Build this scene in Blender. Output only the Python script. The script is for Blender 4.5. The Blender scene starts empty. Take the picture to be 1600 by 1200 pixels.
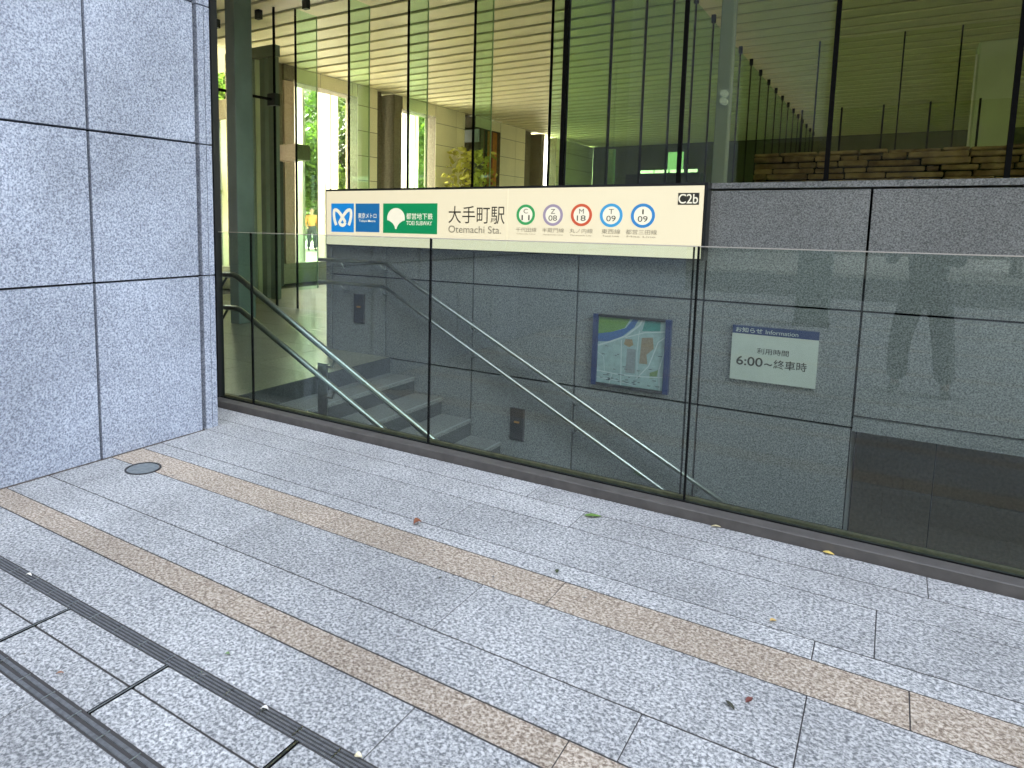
import bpy, bmesh, math, random
from mathutils import Vector, Matrix
random.seed(7)
S = bpy.context.scene
COL = S.collection
R = math.radians

# ------------------------------------------------------------------ camera
cam = bpy.data.cameras.new('camera'); camo = bpy.data.objects.new('camera', cam); COL.objects.link(camo)
S.camera = camo
CAM_H = 1.45
YAW, PITCH, ROLL = 0.581534, 0.116851, 0.0150112
cam.sensor_width = 36; cam.lens = 1080.83/1600*36
cam.shift_x = (800-682.449)/1600; cam.shift_y = (473.728-600)/1600
cam.clip_start = 0.02; cam.clip_end = 600
fw = Vector((-math.sin(YAW), math.cos(YAW), 0)); rt = Vector((math.cos(YAW), math.sin(YAW), 0)); up = Vector((0,0,1))
f2 = fw*math.cos(PITCH)-up*math.sin(PITCH); u2 = up*math.cos(PITCH)+fw*math.sin(PITCH)
r3 = rt*math.cos(ROLL)+u2*math.sin(ROLL); u3 = u2*math.cos(ROLL)-rt*math.sin(ROLL)
mm = Matrix((r3, u3, -f2)).transposed().to_4x4(); mm.translation = Vector((0,0,CAM_H))
camo.matrix_world = mm

# ------------------------------------------------------------------ world and sun
SUN_AZ, SUN_EL = 150, 40          # direction towards the sun: degrees from +X counter-clockwise, elevation
sd = Vector((math.cos(R(SUN_AZ))*math.cos(R(SUN_EL)), math.sin(R(SUN_AZ))*math.cos(R(SUN_EL)), math.sin(R(SUN_EL))))
W = bpy.data.worlds.new("World"); S.world = W; W.use_nodes = True
wn = W.node_tree; bg = wn.nodes['Background']
sky = wn.nodes.new('ShaderNodeTexSky'); sky.sky_type = 'NISHITA'; sky.sun_disc = False
sky.sun_elevation = R(SUN_EL); sky.sun_rotation = math.atan2(sd.x, sd.y)
sky.air_density = 1.0; sky.dust_density = 3.0
hsv = wn.nodes.new('ShaderNodeHueSaturation'); hsv.inputs['Saturation'].default_value = .43      # thin high haze: a paler sky
wn.links.new(sky.outputs[0], hsv.inputs['Color']); wn.links.new(hsv.outputs[0], bg.inputs[0]); bg.inputs[1].default_value = 0.15
sl = bpy.data.lights.new('sun', 'SUN'); sl.energy = 5.0; sl.angle = R(0.5); sl.color = (1, .95, .86)
so = bpy.data.objects.new('sun', sl); COL.objects.link(so); so.rotation_euler = sd.to_track_quat('Z', 'Y').to_euler()
S.view_settings.view_transform = 'Standard'; S.view_settings.look = 'None'
S.view_settings.gamma = 1; S.view_settings.exposure = 4.1
S.cycles.use_denoising = True
S.cycles.max_bounces = 10; S.cycles.diffuse_bounces = 6; S.cycles.glossy_bounces = 5
S.cycles.transparent_max_bounces = 40; S.cycles.sample_clamp_indirect = 6
S.cycles.caustics_reflective = False; S.cycles.caustics_refractive = False

# ------------------------------------------------------------------ materials
LAMP = .08       # lamps of the place are dim next to the daylight the picture is exposed for
def newmat(name):
    m = bpy.data.materials.new(name); m.use_nodes = True
    return m, m.node_tree, m.node_tree.nodes['Principled BSDF']
def plain(name, c, rough=.5, metal=0., noise=.0, nscale=20, bump=0.):
    m, t, p = newmat(name)
    p.inputs['Base Color'].default_value = (*c, 1); p.inputs['Roughness'].default_value = rough; p.inputs['Metallic'].default_value = metal
    if noise or bump:
        g = t.nodes.new('ShaderNodeNewGeometry')
        n = t.nodes.new('ShaderNodeTexNoise'); n.inputs['Scale'].default_value = nscale; n.inputs['Detail'].default_value = 4
        t.links.new(g.outputs['Position'], n.inputs['Vector'])
        if noise:
            mp = t.nodes.new('ShaderNodeMapRange'); mp.inputs['From Min'].default_value = .3; mp.inputs['From Max'].default_value = .7
            mp.inputs['To Min'].default_value = 1-noise; mp.inputs['To Max'].default_value = 1+noise
            hs = t.nodes.new('ShaderNodeHueSaturation'); hs.inputs['Color'].default_value = (*c, 1)
            t.links.new(n.outputs[0], mp.inputs['Value']); t.links.new(mp.outputs[0], hs.inputs['Value'])
            t.links.new(hs.outputs[0], p.inputs['Base Color'])
        if bump:
            b = t.nodes.new('ShaderNodeBump'); b.inputs['Strength'].default_value = bump; b.inputs['Distance'].default_value = .01
            t.links.new(n.outputs[0], b.inputs['Height']); t.links.new(b.outputs[0], p.inputs['Normal'])
    return m
def granite(name, dark, mid, light, scale=75, rough=.6, bump=.25, vary=.07, stain=.12, contrast=1.0):
    m, t, p = newmat(name); N = t.nodes; L = t.links
    g = N.new('ShaderNodeNewGeometry')
    def noise(sc, det, ro=.6, dist=0.):
        n = N.new('ShaderNodeTexNoise'); n.inputs['Scale'].default_value = sc; n.inputs['Detail'].default_value = det
        n.inputs['Roughness'].default_value = ro; n.inputs['Distortion'].default_value = dist
        L.new(g.outputs['Position'], n.inputs['Vector']); return n
    n1 = noise(scale, 3, .65, .3)
    v = N.new('ShaderNodeTexVoronoi'); v.inputs['Scale'].default_value = scale*1.7; L.new(g.outputs['Position'], v.inputs['Vector'])
    sx = N.new('ShaderNodeSeparateColor'); L.new(v.outputs['Color'], sx.inputs[0])
    mx = N.new('ShaderNodeMath'); mx.operation = 'MULTIPLY_ADD'; mx.inputs[1].default_value = .16*contrast; L.new(sx.outputs[0], mx.inputs[0]); L.new(n1.outputs[0], mx.inputs[2])
    r = N.new('ShaderNodeValToRGB'); e = r.color_ramp.elements
    w = .13/contrast
    e[0].position = .565-w; e[0].color = (*dark, 1); e[1].position = .565+w*1.2; e[1].color = (*light, 1)
    k = e.new(.565); k.color = (*mid, 1)
    L.new(mx.outputs[0], r.inputs[0])
    n2 = noise(1.3, 4, .6)
    mp = N.new('ShaderNodeMapRange'); mp.inputs['From Min'].default_value = .3; mp.inputs['From Max'].default_value = .7
    mp.inputs['To Min'].default_value = 1-stain; mp.inputs['To Max'].default_value = 1+stain*.6; L.new(n2.outputs[0], mp.inputs['Value'])
    ri = N.new('ShaderNodeMapRange'); ri.inputs['To Min'].default_value = 1-vary; ri.inputs['To Max'].default_value = 1+vary
    L.new(g.outputs['Random Per Island'], ri.inputs['Value'])
    mu = N.new('ShaderNodeMath'); mu.operation = 'MULTIPLY'; L.new(mp.outputs[0], mu.inputs[0]); L.new(ri.outputs[0], mu.inputs[1])
    hs = N.new('ShaderNodeHueSaturation'); L.new(r.outputs[0], hs.inputs['Color']); L.new(mu.outputs[0], hs.inputs['Value'])
    L.new(hs.outputs[0], p.inputs['Base Color'])
    p.inputs['Roughness'].default_value = rough
    b = N.new('ShaderNodeBump'); b.inputs['Strength'].default_value = bump; b.inputs['Distance'].default_value = .004
    L.new(n1.outputs[0], b.inputs['Height']); L.new(b.outputs[0], p.inputs['Normal'])
    return m
def glass(name, tint, ior=1.5, gain=1.0, rough=0.0):
    m, t, p = newmat(name); N = t.nodes; L = t.links
    N.remove(p); out = N['Material Output']
    tr = N.new('ShaderNodeBsdfTransparent'); tr.inputs[0].default_value = (*tint, 1)
    gl = N.new('ShaderNodeBsdfGlossy'); gl.inputs['Roughness'].default_value = rough
    fr = N.new('ShaderNodeFresnel'); g = N.new('ShaderNodeNewGeometry')
    io = N.new('ShaderNodeMapRange'); io.inputs['To Min'].default_value = ior; io.inputs['To Max'].default_value = 1/ior
    L.new(g.outputs['Backfacing'], io.inputs['Value']); L.new(io.outputs[0], fr.inputs[0])
    mu = N.new('ShaderNodeMath'); mu.operation = 'MULTIPLY'; mu.inputs[1].default_value = gain; mu.use_clamp = True
    L.new(fr.outputs[0], mu.inputs[0])
    mx = N.new('ShaderNodeMixShader'); L.new(mu.outputs[0], mx.inputs[0]); L.new(tr.outputs[0], mx.inputs[1]); L.new(gl.outputs[0], mx.inputs[2])
    L.new(mx.outputs[0], out.inputs[0]); return m
def emit(name, c, s, vary=0.):
    s = s*LAMP
    m, t, p = newmat(name); p.inputs['Base Color'].default_value = (*[x*.42 for x in c], 1); p.inputs['Roughness'].default_value = .35
    p.inputs['Emission Color'].default_value = (*c, 1); p.inputs['Emission Strength'].default_value = s
    return m

M = {}
M['slab'] = granite('grey_granite_paving', (.158,.165,.168), (.368,.370,.366), (.66,.655,.64), 88, .75, .5, .09, .27)
M['slab_tan'] = granite('tan_granite_paving', (.20,.15,.11), (.395,.32,.245), (.65,.57,.47), 88, .75, .5, .08, .2)
M['pillar'] = granite('pale_blue_grey_granite', (.14,.157,.20), (.28,.31,.375), (.45,.485,.55), 85, .55, .25, .06, .22)
M['wall'] = granite('dark_grey_granite', (.10,.103,.099), (.195,.20,.193), (.32,.325,.312), 95, .5, .2, .06, .12)
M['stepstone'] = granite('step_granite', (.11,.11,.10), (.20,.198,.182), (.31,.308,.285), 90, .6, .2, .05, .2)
M['floorstone'] = granite('floor_granite', (.16,.15,.10), (.25,.235,.165), (.36,.34,.25), 60, .3, .15, .08, .2)
M['nosing'] = plain('nosing_strip', (.30,.31,.29), .6)
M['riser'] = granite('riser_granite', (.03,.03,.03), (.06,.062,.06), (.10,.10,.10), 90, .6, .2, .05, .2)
M['grout'] = plain('grout', (.060,.055,.052), .9)
M['black'] = plain('black_joint', (.006,.006,.006), .95)
M['black'].node_tree.nodes['Principled BSDF'].inputs['Specular IOR Level'].default_value = .1
M['dark'] = plain('dark_metal', (.025,.026,.026), .4, .5)
M['kerb'] = plain('kerb_stone', (.082,.075,.068), .65, 0, .18, 14)
M['brass'] = plain('glazing_channel', (.32,.27,.17), .45, .6, .2, 30)
M['steel'] = plain('brushed_steel', (.44,.45,.41), .28, 1, .12, 40)
M['drain'] = plain('drain_metal', (.16,.165,.17), .5, .3, .25, 60)
M['lid'] = plain('lid_metal', (.30,.33,.33), .5, .6, .2, 40)
M['bar'] = glass('barrier_glass', (.87,.935,.905), 1.5, 1.3)
M['faca'] = glass('olive_facade_glass', (.87,.89,.73), 1.5, .8)
M['green'] = glass('green_screen_glass', (.79,.97,.83), 1.45, .6)
M['clear'] = glass('clear_screen_glass', (.975,.99,.91), 1.45, .6)
M['fin'] = glass('fin_glass', (.84,.97,.86), 1.4, .6)
M['edge'] = plain('glass_edge', (.42,.38,.33), .3)
M['ceil'] = plain('cream_ceiling', (.88,.83,.60), .5, 0, .05, 3)
M['ceilgap'] = plain('ceiling_gap', (.55,.52,.36), .7)
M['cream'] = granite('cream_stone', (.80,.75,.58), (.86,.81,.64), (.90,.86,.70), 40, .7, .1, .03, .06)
M['reveal'] = granite('brown_stone_and_unlit_reveal', (.10,.09,.06), (.16,.14,.10), (.22,.20,.15), 40, .7, .1, .03, .1)  # recess stone coloured dark as if unlit; also serves plain brown parts
M['pinkstone'] = granite('pinkish_stone', (.42,.32,.27), (.52,.41,.36), (.62,.50,.45), 40, .6, .1, .03, .1)
M['white'] = plain('white_paint', (.80,.80,.76), .4)
M['orange'] = plain('orange_wood', (.55,.22,.05), .5, 0, .2, 8)
M['redwood'] = plain('dark_red_wood', (.20,.05,.03), .5, 0, .2, 8)
M['darkgreen'] = plain('dark_green_steel', (.13,.17,.15), .4, .0, .15, 3)
M['olive'] = plain('olive_interior_wall', (.10,.10,.06), .8, 0, .2, 1.5)
M['palecol'] = plain('pale_plaster', (.55,.62,.46), .6, 0, .06, 3)
M['bark'] = plain('bark', (.10,.075,.05), .9, 0, .3, 12)
M['asphalt'] = plain('asphalt', (.07,.07,.07), .85, 0, .2, 3)
M['plaza'] = plain('plaza_paving', (.60,.57,.48), .8, 0, .12, 2)
M['sign'] = emit('backlit_sign_face', (.90,.81,.57), .60)
M['sign_low'] = M['sign']
M['blue1'] = emit('logo_blue', (.015,.27,.72), .55); M['blue2'] = emit('logo_deep_blue', (.02,.17,.42), .55)
M['lgreen'] = emit('logo_green', (.01,.30,.11), .55); M['lwhite'] = emit('logo_white', (.92,.88,.70), .62)
M['ink'] = plain('sign_ink', (.05,.045,.035), .5); M['ink2'] = plain('sign_grey_ink', (.22,.20,.14), .5)
for k, c in dict(C=(.05,.42,.13), Z=(.42,.35,.47), M=(.72,.12,.05), T=(.06,.40,.75), I=(.04,.28,.66)).items(): M['ring'+k] = emit('ring_'+k, c, .5)
M['navy'] = plain('navy_enamel', (.012,.03,.11), .35); M['paper'] = plain('notice_white', (.50,.53,.45), .5, 0, .04, 8)
M['amber'] = emit('amber_mark', (.6,.3,.05), .15)
M['skin'] = plain('skin', (.48,.30,.22), .55); M['denim'] = plain('trousers', (.05,.055,.075), .85, 0, .2, 25)
M['jacket'] = plain('jacket', (.07,.075,.08), .8, 0, .2, 20); M['hair'] = plain('hair', (.015,.012,.01), .5)
M['shoe'] = plain('shoe', (.03,.03,.03), .5); M['coat'] = plain('orange_coat', (.60,.28,.10), .8, 0, .2, 10)

# map picture: shader drawn flat map of coloured districts
def leafmat(name, c1, c2):
    m, t, p = newmat(name); N = t.nodes; L = t.links
    g = N.new('ShaderNodeNewGeometry'); r = N.new('ShaderNodeValToRGB')
    r.color_ramp.elements[0].color = (*c1, 1); r.color_ramp.elements[1].color = (*c2, 1)
    L.new(g.outputs['Random Per Island'], r.inputs[0]); L.new(r.outputs[0], p.inputs['Base Color'])
    p.inputs['Roughness'].default_value = .5
    tl = N.new('ShaderNodeBsdfTranslucent'); L.new(r.outputs[0], tl.inputs[0])
    mx = N.new('ShaderNodeMixShader'); mx.inputs[0].default_value = .4
    L.new(p.outputs[0], mx.inputs[1]); L.new(tl.outputs[0], mx.inputs[2]); L.new(mx.outputs[0], N['Material Output'].inputs[0])
    return m
M['leafA'] = leafmat('tree_leaves', (.035,.075,.010), (.10,.16,.022))
M['leafB'] = leafmat('indoor_leaves', (.34,.33,.06), (.62,.60,.14))

# rubble stone wall
def rubble():
    m, t, p = newmat('rubble_stone'); N = t.nodes; L = t.links
    g = N.new('ShaderNodeNewGeometry')
    n = N.new('ShaderNodeTexNoise'); n.inputs['Scale'].default_value = 9; n.inputs['Detail'].default_value = 6; L.new(g.outputs['Position'], n.inputs['Vector'])
    r = N.new('ShaderNodeValToRGB'); e = r.color_ramp.elements; e[0].position = .3; e[0].color = (.14,.08,.04,1); e[1].position = .7; e[1].color = (.36,.25,.14,1)
    ad = N.new('ShaderNodeMath'); ad.operation = 'MULTIPLY_ADD'; ad.inputs[1].default_value = .3
    L.new(g.outputs['Random Per Island'], ad.inputs[0]); s = N.new('ShaderNodeMath'); s.operation = 'SUBTRACT'; s.inputs[1].default_value = .15
    L.new(n.outputs[0], s.inputs[0]); L.new(s.outputs[0], ad.inputs[2]); L.new(ad.outputs[0], r.inputs[0]); L.new(r.outputs[0], p.inputs['Base Color'])
    b = N.new('ShaderNodeBump'); b.inputs['Strength'].default_value = .8; b.inputs['Distance'].default_value = .04; L.new(n.outputs[0], b.inputs['Height']); L.new(b.outputs[0], p.inputs['Normal'])
    p.inputs['Roughness'].default_value = .9; return m
M['rubble'] = rubble()

# ------------------------------------------------------------------ mesh helpers
class MB:
    def __init__(s): s.b = bmesh.new()
    def box(s, x0, x1, y0, y1, z0, z1, bev=0):
        vs = [s.b.verts.new((x, y, z)) for x in (x0, x1) for y in (y0, y1) for z in (z0, z1)]
        q = [(0,1,3,2),(4,6,7,5),(0,4,5,1),(2,3,7,6),(0,2,6,4),(1,5,7,3)]
        fs = [s.b.faces.new([vs[i] for i in f]) for f in q]
        if bev:
            es = list({e for f in fs for e in f.edges})
            bmesh.ops.bevel(s.b, geom=es, offset=bev, segments=1, affect='EDGES')
        return s
    def tube(s, pts, r, n=12, r1=None, cap=True):
        pts = [Vector(p) for p in pts]; rings = []
        for i, p in enumerate(pts):
            if i == 0: d = pts[1]-p
            elif i == len(pts)-1: d = p-pts[-2]
            else: d = ((p-pts[i-1]).normalized()+(pts[i+1]-p).normalized())
            d.normalize(); a = d.orthogonal().normalized() if abs(d.z) > .99 else d.cross(Vector((0,0,1))).normalized(); c = d.cross(a)
            rr = r if r1 is None else r+(r1-r)*i/(len(pts)-1)
            if 0 < i < len(pts)-1:
                co = d.dot((pts[i+1]-p).normalized()); 
            rings.append([s.b.verts.new(p+(a*math.cos(2*math.pi*k/n)+c*math.sin(2*math.pi*k/n))*rr) for k in range(n)])
        for A, B in zip(rings, rings[1:]):
            for k in range(n): f = s.b.faces.new((A[k], A[(k+1)%n], B[(k+1)%n], B[k])); f.smooth = True
        if cap: s.b.faces.new(rings[0]); s.b.faces.new(rings[-1][::-1])
        return s
    def poly(s, pts, thick=None):
        """pts in XZ plane at y; extruded by thick towards -Y"""
        y = pts[0][1]; v = [s.b.verts.new(p) for p in pts]; f = s.b.faces.new(v)
        if thick:
            g = bmesh.ops.extrude_face_region(s.b, geom=[f]); bmesh.ops.translate(s.b, vec=(0,-thick,0), verts=[e for e in g['geom'] if isinstance(e, bmesh.types.BMVert)])
        return s
    def ring(s, cx, cz, y, ro, ri, thick=.003, n=48):
        o, i_, o2, i2 = [], [], [], []
        for k in range(n):
            a = 2*math.pi*k/n; c, q = math.cos(a), math.sin(a)
            o.append(s.b.verts.new((cx+ro*c, y, cz+ro*q))); i_.append(s.b.verts.new((cx+ri*c, y, cz+ri*q)))
            o2.append(s.b.verts.new((cx+ro*c, y-thick, cz+ro*q))); i2.append(s.b.verts.new((cx+ri*c, y-thick, cz+ri*q)))
        for k in range(n):
            j = (k+1) % n
            s.b.faces.new((o2[k], o2[j], i2[j], i2[k])); s.b.faces.new((o[k], o[j], o2[j], o2[k])); s.b.faces.new((i2[k], i2[j], i_[j], i_[k]))
        return s
    def build(s, name, mat, parent=None, loc=None):
        bmesh.ops.recalc_face_normals(s.b, faces=s.b.faces)
        me = bpy.data.meshes.new(name); s.b.to_mesh(me); s.b.free()
        o = bpy.data.objects.new(name, me); COL.objects.link(o); me.materials.append(mat)
        if parent: o.parent = parent
        return o
def tag(o, label=None, cat=None, group=None, kind=None):
    if label: o['label'] = label
    if cat: o['category'] = cat
    if group: o['group'] = group
    if kind: o['kind'] = kind
    return o
def empty(name, loc, label, cat, group=None):
    o = bpy.data.objects.new(name, None); COL.objects.link(o); o.location = loc; o.empty_display_size = .1
    tag(o, label, cat, group); return o
def fix(root):
    """children were modelled in world coordinates: keep them there"""
    for c in root.children:
        c.matrix_parent_inverse = Matrix.Translation(-Vector(root.location))
def boxo(name, mat, parent, *a, bev=0): return MB().box(*a, bev=bev).build(name, mat, parent)
_fc = {}
def text(name, s, x0, x1, z0, z1, y, mat, parent, depth=.0015, bold=0.):
    cu = bpy.data.curves.new('t', 'FONT'); cu.body = s; cu.extrude = 0.0; cu.offset = bold
    o = bpy.data.objects.new('t', cu); COL.objects.link(o)
    me = bpy.data.meshes.new_from_object(o.evaluated_get(bpy.context.evaluated_depsgraph_get()))
    bpy.data.objects.remove(o)
    xs = [v.co.x for v in me.vertices]; ys = [v.co.y for v in me.vertices]
    a, b, c, d = min(xs), max(xs), min(ys), max(ys)
    for v in me.vertices:
        v.co = Vector((x0+(v.co.x-a)/(b-a)*(x1-x0), y-depth, z0+(v.co.y-c)/(d-c)*(z1-z0)))
    me.name = name; me.materials.clear(); me.materials.append(mat)
    r = bpy.data.objects.new(name, me); COL.objects.link(r); r.parent = parent
    return r

# ================================================================== SETTING
# --- ground sheet with a hole for the stairwell
def ring_sheet(name, X, Y, hx, hy, z, mat):
    b = bmesh.new(); xs = [X[0], hx[0], hx[1], X[1]]; ys = [Y[0], hy[0], hy[1], Y[1]]
    v = [[b.verts.new((x, y, z)) for y in ys] for x in xs]
    for i in range(3):
        for j in range(3):
            if (i, j) != (1, 1): b.faces.new((v[i][j], v[i+1][j], v[i+1][j+1], v[i][j+1]))
    me = bpy.data.meshes.new(name); b.to_mesh(me); b.free(); me.materials.append(mat)
    o = bpy.data.objects.new(name, me); COL.objects.link(o); tag(o, kind='structure'); return o
ring_sheet('ground', (-260, 260), (-260, 260), (-4.43, 6.0), (3.62, 7.2), -.035, M['grout'])

# --- granite paving laid in courses along X
rows = [(3.445,3.24,'g',1.76,.22),(3.24,3.02,'g',1.75,-1.205),(3.02,2.66,'g',1.775,.05),(2.66,2.53,'g',2.35,-.127),(2.53,2.32,'t',1.16,-1.013),
        (2.32,1.945,'g',1.16,-.12),(1.945,1.72,'g',1.55,-.522),(1.72,1.585,'t',1.35,-.66),(1.585,1.335,'g',1.16,-2.257),
        (1.285,1.155,'g',.5845,-2.457),(1.155,1.015,'g',.5845,-2.457),(.965,.60,'g',1.16,-.9),(.60,.40,'g',1.16,-.3),(.40,.26,'t',1.16,-.5),(.26,-.12,'g',1.16,.1)]
y = -.12; k = 0
while y > -9:
    w = (.38,.22,.38,.21,.14,.36)[k % 6]; rows.append((y, y-w, 't' if k % 6 in (3,) else 'g', 1.16, (k*.37) % 1.1)); y -= w; k += 1
pg, pt = MB(), MB()
for y1, y0, c, p, ph in rows:
    far = y1 < .3
    lim0, lim1 = (-9.0, 9.0)
    lim0 = -4.9 if y1 > 3.2 else -3.885
    if y1 < -9.1: lim0 = -9
    n0 = math.floor((lim0-ph)/p)
    x = ph+n0*p
    while x < lim1:
        a, b_ = max(x, lim0), min(x+p, lim1); x += p
        if b_-a < .02: continue
        e = .0048
        ez = random.uniform(-.0006, .0006)
        (pt if c == 't' else pg).box(a+.0018, b_-.0018, y0+.004, y1-.004, -.03, ez, bev=0 if far else .001)
pav = pg.build('pavement', M['slab']); tag(pav, kind='structure')
pav2 = pt.build('paving_bands', M['slab_tan']); tag(pav2, kind='structure')
jb = MB().box(-4.95, 9, -9.2, 3.445, -.034, -.0022).build('pavement_joints', M['grout']); tag(jb, kind='structure')
# street beyond the camera
st = MB().box(-60, 60, -17, -9.2, -.12, -.03).build('road', M['asphalt']); tag(st, kind='structure')
st = MB().box(-60, 60, -34, -17, -.1, .08).build('far_pavement', M['plaza']); tag(st, kind='structure')
# passage floor (stone slabs), landing
fl = MB()
for i in range(-14, 12):
    for j in range(0, 24):
        x0, x1, y0, y1 = -5.33+i*1.08+.0, -5.33+(i+1)*1.08, 5.83+j*.9, 5.83+(j+1)*.9
        if x0 < -11.5: continue
        y0b = y0
        if x0 >= -5.34: continue
        fl.box(x0+.003, x1-.003, y0+.003, y1-.003, -.03, 0)
for i in range(-14, 0):
    x0, x1 = -5.33+i*1.08, -5.33+(i+1)*1.08
    x1 = min(x1, -4.44)
    for y0, y1 in ((3.66, 4.75), (4.75, 5.83)):
        fl.box(x0+.003, x1-.003, y0+.003, y1-.003, -.03, 0)
for y0, y1 in ((3.66, 4.75), (4.75, 5.828)): fl.box(-5.327, -4.433, y0+.003, y1-.003, -.03, 0)
o = fl.build('passage_floor', M['floorstone']); tag(o, kind='structure')
o = MB().box(-5.3, 16, 6.25, 26, -.03, 0).build('lobby_floor', M['floorstone']); tag(o, kind='structure')
o = MB().box(-90, -11.75, -8, 90, -.03, .20).build('plaza', M['plaza']); tag(o, kind='structure')

# --- slatted ceiling
cb = MB(); y = 6.25
while y < 34:
    
    vs = [cb.b.verts.new(p) for p in ((-11.5,y+.01,4.835),(16,y+.01,4.835),(16,y+.53,4.862),(-11.5,y+.53,4.862),(-11.5,y+.01,4.86),(16,y+.01,4.86),(16,y+.53,4.90),(-11.5,y+.53,4.90))]
    for f in ((0,3,2,1),(4,5,6,7),(0,1,5,4),(1,2,6,5),(2,3,7,6),(3,0,4,7)): cb.b.faces.new([vs[i] for i in f])
    y += .56
o = cb.build('ceiling', M['ceil']); tag(o, kind='structure')
o = MB().box(-12.6, 16.2, 3.46, 34.5, 4.93, 5.1).build('ceiling_deck', M['ceilgap']); tag(o, kind='structure')

# ================================================================== BUILDINGS
tw = empty('office_tower', (2, 20, 5.1), 'tall office block carried over the glazed passage and stair', 'building')
boxo('upper_storeys', M['wall'], tw, -12.2, 24, 3.46, 45, 5.102, 42); 
boxo('added_sunshade', M['ceilgap'], tw, -16.5, -12.21, 6.5, 12.3, 5.2, 5.5)  # unseen roof added to keep the sun out of the narrow gap
boxo('lobby_back_wall', M['olive'], tw, -11.5, 8.5, 30, 30.4, 0, 4.84)
boxo('lobby_end_wall', M['olive'], tw, 16.2, 16.5, 6.2, 9, 0, 4.84)
fix(tw)

# --- granite pillar block left
pl = empty('granite_pillar', (-3.9, 1.7, 0), 'pale blue-grey granite pillar with wide square panels at the left edge', 'pillar')
c = MB(); zs = [-.03, 1.065, 1.94, 2.83, 3.72, 4.6, 5.5, 6.4]; ysp = [3.0, 2.262, 1.525, .79, .05, -.69, -1.43, -2.17, -2.9, -3.64, -4.4, -5.1, -5.9, -6.6, -7.4, -8.2, -9]
for z0, z1 in zip(zs, zs[1:]):
    for a, b_ in zip(ysp[1:], ysp):
        c.box(-3.94, -3.88, a+.009, b_-.009, max(z0, -.03)+.006, z1-.006, bev=.0025)
c.build('cladding_panels', M['pillar'], pl)
c = MB()
for z0, z1 in zip(zs, zs[1:]):
    c.box(-3.945, -3.885, 3.028, 3.078, z0+.004, z1-.004, bev=.0015)
    c.box(-3.945, -3.885, 3.083, 3.125, z0+.004, z1-.004, bev=.0015)
    c.box(-4.9, -3.95, 3.10, 3.15, z0+.004, z1-.004, bev=.0015)
c.build('corner_strip', M['pillar'], pl)
boxo('core', M['black'], pl, -11, -3.935, -9, 3.10, -.03, 8)
boxo('shading_block', M['pillar'], pl, -30, -3.93, -60, 3.11, 6.42, 42)  # unseen mass, stretched far out to keep the street in shade
fix(pl)

# --- stairwell: stairs, side walls
stt = empty('staircase', (-4.43, 4.75, 0), 'dark granite staircase going down to the right behind the glass barrier', 'stairs')
T, RI = .345, .166
for k in range(14):
    x = -4.43+T*k; z = -RI*k
    if k:
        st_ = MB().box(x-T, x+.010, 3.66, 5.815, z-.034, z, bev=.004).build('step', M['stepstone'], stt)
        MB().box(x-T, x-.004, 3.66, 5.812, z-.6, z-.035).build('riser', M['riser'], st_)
    else:
        s_ = MB().box(-4.433, -4.42, 3.66, 5.828, -.6, -.001); s_.build('landing_riser', M['riser'], stt)
for k in range(1, 14):
    x = -4.43+T*k; z = -RI*k
    MB().box(x-.012, x+.010, 3.68, 5.80, z, z+.003).build('nosing_strip', M['nosing'], stt)
boxo('bottom_landing', M['stepstone'], stt, .0, 6, 3.62, 7.2, -2.5, -2.324)
fix(stt)
rw = empty('retaining_wall', (0, 3.6, -2), 'concrete side wall of the stairwell under the near glass barrier', 'wall')
boxo('wall_face', M['wall'], rw, -6, 6, 3.50, 3.655, -2.5, -.04); boxo('end_wall', M['wall'], rw, 6.0, 6.1, 3.5, 7.2, -2.5, 1.6); fix(rw)

# --- granite wall
gw = empty('granite_wall', (-2, 5.9, 0), 'long dark grey granite wall with square panels behind the stairs', 'wall')
xs = [-4.485, -3.41, -2.33, -1.253, -.16, .92, 2.0, 3.08, 4.2]
c = MB()
zr = [1.735, .853, -.012, -.90, -1.78, -2.6]
xsall = [-5.245, -4.485] + xs[1:]
for a, b_ in zip(xsall, xsall[1:]):
    for z1, z0 in zip(zr, zr[1:]):
        if a > -.2 and z1 < 0.2:                # opening
            continue
        if a > -.2 and z0 < 0: z0 = .078
        c.box(a+.008, b_-.008, 5.83, 5.87, z0+.008, z1-.008, bev=.0015)
c.build('wall_panels', M['wall'], gw)
c = MB()
for z1, z0 in zip(zr[:3], zr[1:3]+[-.05]): c.box(-5.33, -5.253, 5.828, 5.87, z0+.003, z1-.003, bev=.001)
c.build('end_strip', M['wall'], gw)
boxo('backing', M['black'], gw, -5.325, -.158, 5.868, 6.0, -2.6, 1.735); boxo('backing', M['black'], gw, -.157, 4.2, 5.868, 6.0, .072, 1.735)
boxo('coping', M['wall'], gw, -5.33, 4.2, 5.825, 6.12, 1.742, 1.788, bev=.003)
boxo('lintel_strip', M['wall'], gw, -.155, 4.2, 5.832, 6.9, -.035, .071, bev=.002)
boxo('return_panel', M['wall'], gw, -.20, -.156, 5.872, 6.9, -2.5, -.04)
fix(gw)
rc = empty('recess_wall', (1.5, 6.9, -2), 'granite wall tinted as in dim warm light at the back of the recess at lower right', 'wall')
c = MB()
for a, b_ in ((-.15,.42),(.42,1.5),(1.5,2.58),(2.58,3.66),(3.66,4.7)):
    for z1, z0 in ((-.04,-.16),(-.16,-.75),(-.75,-1.45),(-1.45,-2.33)): c.box(a+.004, b_-.004, 6.9, 6.94, z0+.003, z1-.003, bev=.001)
c.build('wall_panels', plain('warm_lit_granite', (.13,.105,.07), .6, 0, .25, 40), rc); boxo('backing', M['black'], rc, -.2, 4.8, 6.938, 7.0, -2.4, -.03)  # brown tone stands for faint warm light from below
fix(rc)

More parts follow.
